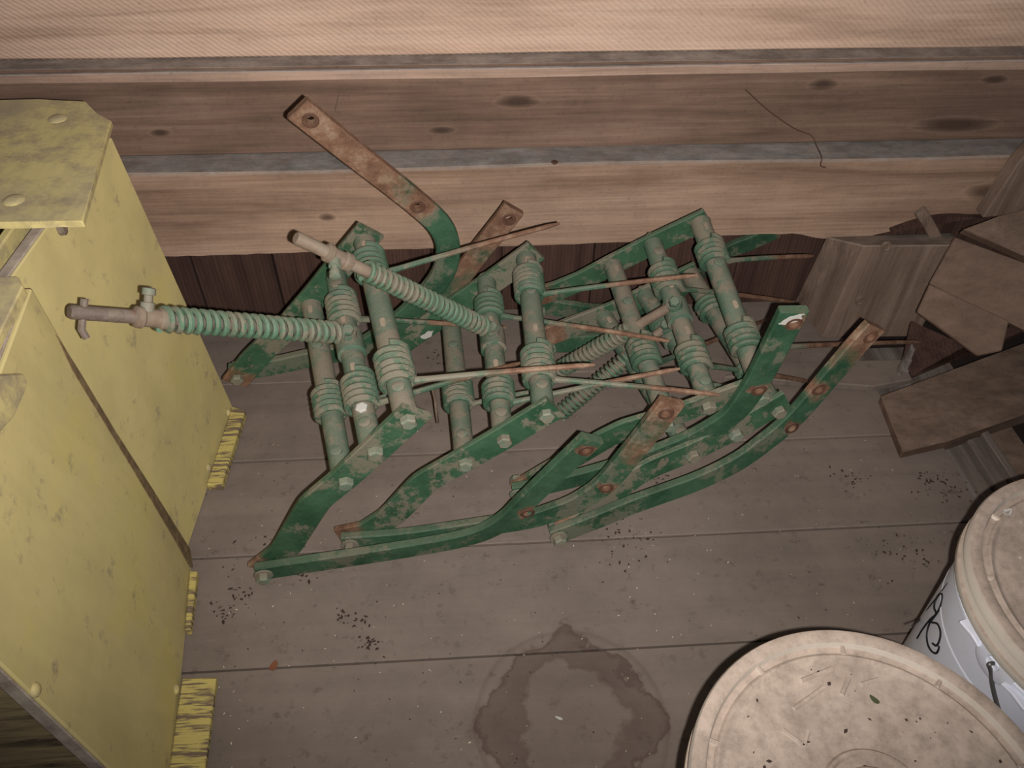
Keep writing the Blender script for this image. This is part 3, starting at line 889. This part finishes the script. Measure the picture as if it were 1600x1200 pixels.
# pressure springs on their rods
def spring_rod(k, tube_i, apx, endpx, depth_end, spr0, spr1, rad, turns, rod_r, pin=False, collar=None, mats=('green_spring', 'dusty_iron'), screw=True):
    a, c = TUBE3D[k][tube_i]
    f = near_on_line(apx, a, c); ax = (c - a).normalized()
    base = a.lerp(c, f)
    toc = (CO - base).normalized(); toc = (toc - ax * toc.dot(ax)).normalized()
    att = base + toc * (TR + .008)
    end = depth_end(endpx)
    root = UNIT[k]
    d = (end - att).normalized(); L = (end - att).length
    bm = bmesh.new(); add_tube(bm, [att, att.lerp(end, .5), end - d * .002, end], [rod_r, rod_r, rod_r, rod_r * .8], 14)
    rod = link('spring_rod', bm, mats[1], root, True)
    # coil
    n = d.orthogonal().normalized(); bb = d.cross(n)
    pts = []
    N = 14
    tot = turns * N
    wr = (spr1 - spr0) * L / turns * 0.36
    for i in range(tot + 1):
        t = i / tot; th = 2 * math.pi * i / N
        pts.append(att + d * (L * (spr0 + (spr1 - spr0) * t)) + (n * math.cos(th) + bb * math.sin(th)) * rad)
    bm = bmesh.new(); add_tube(bm, pts, wr, 7)
    link('pressure_spring', bm, mats[0], rod, True)
    # bracket clamp round the tube
    bm = bmesh.new()
    add_lathe_axis(bm, base - ax * .022, ax, [(0, TR + .001), (.002, TR + .0045), (.042, TR + .0045), (.044, TR + .001)], 22)
    cl = link('clamp_sleeve', bm, 'green_tube', root, True)
    bm = bmesh.new(); add_tube(bm, [base + toc * TR * .8, att + toc * .004], [.013, .012], 12)
    add_hex_bolt(bm, att + toc * .004 + ax * .001, toc + ax * .5 + V((.2, 0, .3)), .009, .012, False)
    link('swivel_block', bm, 'green_tube', cl)
    bm = bmesh.new(); add_lathe_axis(bm, att + d * (L * spr0 - .006), d, [(0, rad * .9), (.001, rad * 1.05), (.005, rad * 1.05), (.006, rad * .9)], 16)
    link('spring_seat', bm, mats[0], rod, True)
    if collar:
        p = att + d * (L * collar)
        bm = bmesh.new(); add_lathe_axis(bm, p - d * .018, d, [(0, rad * .8), (.002, rad * 1.02), (.010, rad * 1.02), (.012, rad * .86), (.030, rad * .84), (.032, rad * 1.02), (.038, rad * 1.0), (.04, rad * .7)], 18)
        cr = link('collar', bm, 'dusty_iron', rod, True)
        up = V((0, .5, .87)) if screw else V((0, -.9, -.2)); up = (up - d * up.dot(d)).normalized()
        bm = bmesh.new(); add_lathe_axis(bm, p + d * .008 + up * rad * .6, up, [(0, .008), (.010, .008), (.0105, .005), (.018, .005), (.0185, .0075), (.026, .0075), (.027, .005)], 10)
        link('set_screw', bm, 'bolt_metal', cr, True)
    if pin:
        up = V((0.1, .5, .8)); up = (up - d * up.dot(d)).normalized()
        p = end - d * .014
        bm = bmesh.new(); add_tube(bm, [p + up * .015, p, p - up * .018, p - up * .027 - d * .006], [.0042, .0042, .0042, .004], 8)
        link('cotter_pin', bm, 'rod_iron', rod, True)
    return rod
def at_dist(t):
    return lambda px: CO + ray(*px) * t
spring_rod(1, 1, (552, 538), (108, 487), at_dist(0.83), .055, .735, .0125, 22, .0080, pin=True, collar=.755, mats=('green_spring', 'rod_iron'))
spring_rod(2, 1, (782, 532), (462, 371), at_dist(0.975), .05, .70, .0125, 24, .0085, collar=.815, screw=False)
spring_rod(3, 1, (1052, 492), (846, 594), lambda q: on_z(q, .065), .30, .97, .0130, 20, .008)
spring_rod(4, 1, (1046, 524), (868, 652), lambda q: on_z(q, .030), .25, .97, .0130, 20, .008)

# ================================================================== PAILS
def lathe_z(bm, cx, cy, prof, seg=72):
    add_loft(bm, [[V((cx + r * math.cos(2 * math.pi * k / seg), cy + r * math.sin(2 * math.pi * k / seg), z)) for k in range(seg)] for r, z in prof])
def pail(cx, cy, label, rib0):
    root = empty('lidded_pail', (cx, cy, 0))
    tag(root, label, 'bucket', 'five gallon pails')
    bm = bmesh.new()
    lathe_z(bm, cx, cy, [(.126, .0), (.130, .004), (.1315, .02), (.1425, .265), (.1432, .2655), (.1432, .268), (.1428, .2685), (.1465, .322), (.150, .324), (.150, .328), (.1465, .330), (.147, .350)])
    link('pail_body', bm, 'pail_plastic', root, True)
    bm = bmesh.new()
    lathe_z(bm, cx, cy, [(.1475, .338), (.1535, .336), (.155, .338), (.155, .346), (.1525, .3475), (.1515, .352), (.1515, .358), (.1545, .360), (.1552, .371), (.1535, .3745), (.1500, .3755), (.1440, .3752), (.1415, .3735), (.1400, .3665), (.1385, .3655), (.1345, .3655), (.1330, .3680), (.1310, .3688), (.1290, .3680), (.1270, .3655), (.124, .365), (.0475, .3665), (.0455, .3690), (.0430, .3690), (.0410, .3668), (.0330, .3668), (.0310, .3690), (.0285, .3690), (.0265, .3668), (.002, .3668)], 96)
    lid = link('lid', bm, 'lid_plastic', root, True)
    for a in range(rib0, 360 + rib0, 36):
        t = math.radians(a); d = V((math.cos(t), math.sin(t), 0)); s = V((-d.y, d.x, 0))
        c = V((cx, cy, .367))
        bm = bmesh.new(); add_flat_bar(bm, [c + d * .1325, c + d * .137, c + d * .1415], (0, 0, 1), .004, .006, .001)
        link('lid_rib', bm, 'lid_plastic', lid)
    return root, lid
pail1, lid1 = pail(0.3225, 0.1956, 'lidded pail with a beige dusty lid standing in front of the other pail', 10)
pail2, lid2 = pail(0.6520, 0.3669, 'white lidded pail with black marker scribble and wire handle', 22)
# moulded strokes on the near lid
for pq in (((1240, 1108), (1288, 1074)), ((1252, 1064), (1300, 1045)), ((1315, 1086), (1326, 1060)), ((1345, 1070), (1372, 1062)), ((1222, 1140), (1256, 1166)), ((1256, 1166), (1262, 1142))):
    bm = bmesh.new(); a, c = on_z(pq[0], .3655), on_z(pq[1], .3655)
    add_flat_bar(bm, [a, a.lerp(c, .5), c], (0, 0, 1), .0045, .0035, .001)
    link('moulded_stroke', bm, 'lid_plastic', lid1)
# marker scribble on the rear pail
def on_pail(px, cx, cy, off=.0004):
    d = ray(*px); t = 0.3
    while t < 2:
        p = CO + d * t
        if p.z < .33:
            r = .1315 + (.1425 - .1315) * (p.z - .02) / .245
            rr = math.hypot(p.x - cx, p.y - cy)
            if rr <= r + off: return p
        t += .0006
    return CO + d * .8
zc = lambda q: (1400 + q[0] / 3, 720 + q[1] / 3)
for st, wr in (([(243, 573), (205, 622), (160, 680), (110, 745), (70, 780)], .0008),
               ([(100, 832), (125, 790), (160, 745), (188, 718), (180, 690), (186, 655), (203, 627), (216, 625), (217, 650), (206, 690), (190, 718), (160, 760), (146, 810), (150, 860), (168, 893), (188, 902), (200, 886), (203, 868)], .0013),
               ([(168, 757), (195, 765), (209, 800), (205, 840), (190, 866), (172, 856)], .0013)):
    pts = [on_pail(zc(q), .652, .3669) for q in st]
    bm = bmesh.new(); add_tube(bm, smooth_path(pts, 6), wr, 6)
    link('marker_stroke', bm, 'marker_ink', pail2, True)
# handle ear with its wire bail
ear = on_pail((1558, 1034), .652, .3669)
en = V((ear.x - .652, ear.y - .3669, 0)).normalized()
bm = bmesh.new(); add_lathe_axis(bm, ear - en * .004, en, [(0, .024), (.007, .023), (.009, .019), (.0095, .008), (.007, .006)], 24)
e_o = link('handle_ear', bm, 'pail_plastic', pail2, True)
es = V((-en.y, en.x, 0))
for s, z0 in ((-1, .004), (1, -.004)):
    bm = bmesh.new(); c = ear + es * s * .030 + V((0, 0, z0))
    add_flat_bar(bm, [c - es * s * .012 - V((0, 0, .003)), c, c + es * s * .016 + V((0, 0, -.001))], (0, 0, 1), .016, .004, .001)
    link('ear_rib', bm, 'pail_plastic', e_o)
bm = bmesh.new()
h0 = ear + en * .004
wp = [on_pail(q, .652, .3669) + en * .006 for q in ((1556, 1046), (1558, 1066), (1564, 1092), (1572, 1118), (1580, 1150))]
pw = [h0, h0 + en * .006] + wp
add_tube(bm, smooth_path(pw, 6), .0022, 8)
link('wire_handle', bm, 'wire_steel', pail2, True)

# ================================================================== SMALL LITTER
def crumbs(name, n, mat, label, cat, place, smin, smax, flat=.35, aspect=(1, 2.2)):
    bm = bmesh.new()
    for _ in range(n):
        p = place()
        if p is None: continue
        s = random.uniform(smin, smax); a = random.uniform(0, 6.28); asp = random.uniform(*aspect)
        d = V((math.cos(a), math.sin(a), 0)) * s * asp; e = V((-math.sin(a), math.cos(a), 0)) * s
        h = V((0, 0, s * flat))
        vv = [bm.verts.new(q) for q in (p + d, p + e * random.uniform(.6, 1.2), p - d, p - e * random.uniform(.6, 1.2), p + h + d * .2, p - h * .05)]
        for i in range(4):
            bm.faces.new((vv[i], vv[(i + 1) % 4], vv[4])); bm.faces.new((vv[(i + 1) % 4], vv[i], vv[5]))
    o = link(name, bm, mat)
    tag(o, label, cat, kind='stuff')
    return o
def fl_any():
    return on_z((random.uniform(310, 1480), random.uniform(640, 1200)), .0010)
CL = [(405, 870, 30), (440, 850, 16), (380, 930, 14), (545, 965, 16), (975, 870, 24), (985, 830, 20), (1330, 745, 14), (1450, 752, 16), (1490, 765, 20), (1380, 860, 12), (580, 1003, 10), (1430, 870, 22), (470, 890, 14), (345, 955, 14), (1030, 745, 10), (690, 560, 16), (1225, 580, 18)]
def fl_cluster():
    c = random.choice(CL)
    return on_z((random.gauss(c[0], c[2]), random.gauss(c[1], c[2] * .6)), .0010)
crumbs('pale_chaff', 230, 'chaff_pale', 'tiny pale chaff and straw flecks scattered over the floor boards', 'chaff', fl_any, .0004, .0010, .5, (1, 3))
crumbs('dirt_crumbs', 420, 'crumb_dark', 'dark dirt crumbs gathered in patches on the floor boards', 'dirt', fl_cluster, .0006, .0024, .4)
crumbs('dirt_crumbs', 160, 'crumb_dark', 'sparse dark specks strewn singly over the open floor', 'dirt', fl_any, .0005, .0014, .4)
def on_lid(cx, cy, R_):
    a = random.uniform(0, 6.28); r = R_ * math.sqrt(random.random())
    return V((cx + r * math.cos(a), cy + r * math.sin(a), .3668))
crumbs('lid_dirt', 90, 'crumb_dark', 'brown dirt specks lying on the lid of the front pail', 'dirt', lambda: on_lid(.3225, .1956, .122), .0005, .0018, .4)
crumbs('lid_dirt', 60, 'chaff_pale', 'pale crumbs lying on the lid of the scribbled pail', 'dirt', lambda: on_lid(.652, .3669, .122), .0006, .0022, .4)
# single flakes large enough to pick out
def flake(name, px, z, size, mat, label, asp=2.2, ang=None):
    p = on_z(px, z + .0012); a = ang if ang is not None else random.uniform(0, 6.28)
    d = V((math.cos(a), math.sin(a), 0)); e = V((-d.y, d.x, 0))
    bm = bmesh.new(); N = 10; top = []; bot = []
    for i in range(N):
        t = 2 * math.pi * i / N
        q = p + d * (math.cos(t) * size * asp / 2) + e * (math.sin(t) * size / 2 * (1 - .3 * math.cos(t))) + V((0, 0, .0006 * math.cos(2 * t)))
        top.append(q + V((0, 0, .0009))); bot.append(q)
    add_loft(bm, [bot, top])
    tag(link(name, bm, mat), label, 'litter')
flake('leaf_bit', (1366, 1093), .3665, .0045, 'leaf_green', 'small green leaf bit on the front pail lid', 2.2, 2.2)
flake('leaf_bit', (428, 1040), 0, .010, 'leaf_rust', 'small rusty brown leaf scrap on a floor joint', 1.6, 1.2)
flake('straw_bit', (873, 1122), 0, .0035, 'white_fleck', 'white straw bit inside the water ring', 3.2, 2.7)
flake('paper_chip', (1574, 800), .3665, .008, 'white_fleck', 'white chip on the scribbled pail lid', 1.5, .5)
flake('white_chip', (572, 649), .0, .001, 'white_fleck', 'tiny white chip') if False else None
# stringy things: dangling fibre on the wall, dirt-coated string below the first section
def strand(name, pts, r, mat, label, cat='strand'):
    bm = bmesh.new(); add_tube(bm, smooth_path(pts, 5), r, 5)
    tag(link(name, bm, mat, smooth=True), label, cat)
strand('root_strand', [on_y(q, yy) for q, yy in (((1165, 140), 1.300), ((1200, 172), 1.303), ((1240, 200), 1.303), ((1268, 212), 1.300), ((1276, 228), 1.285), ((1284, 246), 1.247), ((1282, 258), 1.246), ((1290, 262), 1.246))], .0011, 'nail_iron', 'thin dark root strand hanging down the wall planks')
strand('dirt_string', [on_z(q, z) for q, z in (((676, 607), .19), ((680, 625), .16), ((682, 645), .13), ((684, 660), .10))], .0028, 'dusty_iron', 'dirt coated string hanging from a tine between two cultivator sections')
strand('straw_wisp', [on_y(q, 1.300) for q in ((530, 140), (527, 158), (524, 172), (529, 178))], .0008, 'fibre_tan', 'thin curled straw wisp stuck on the brown wall plank')
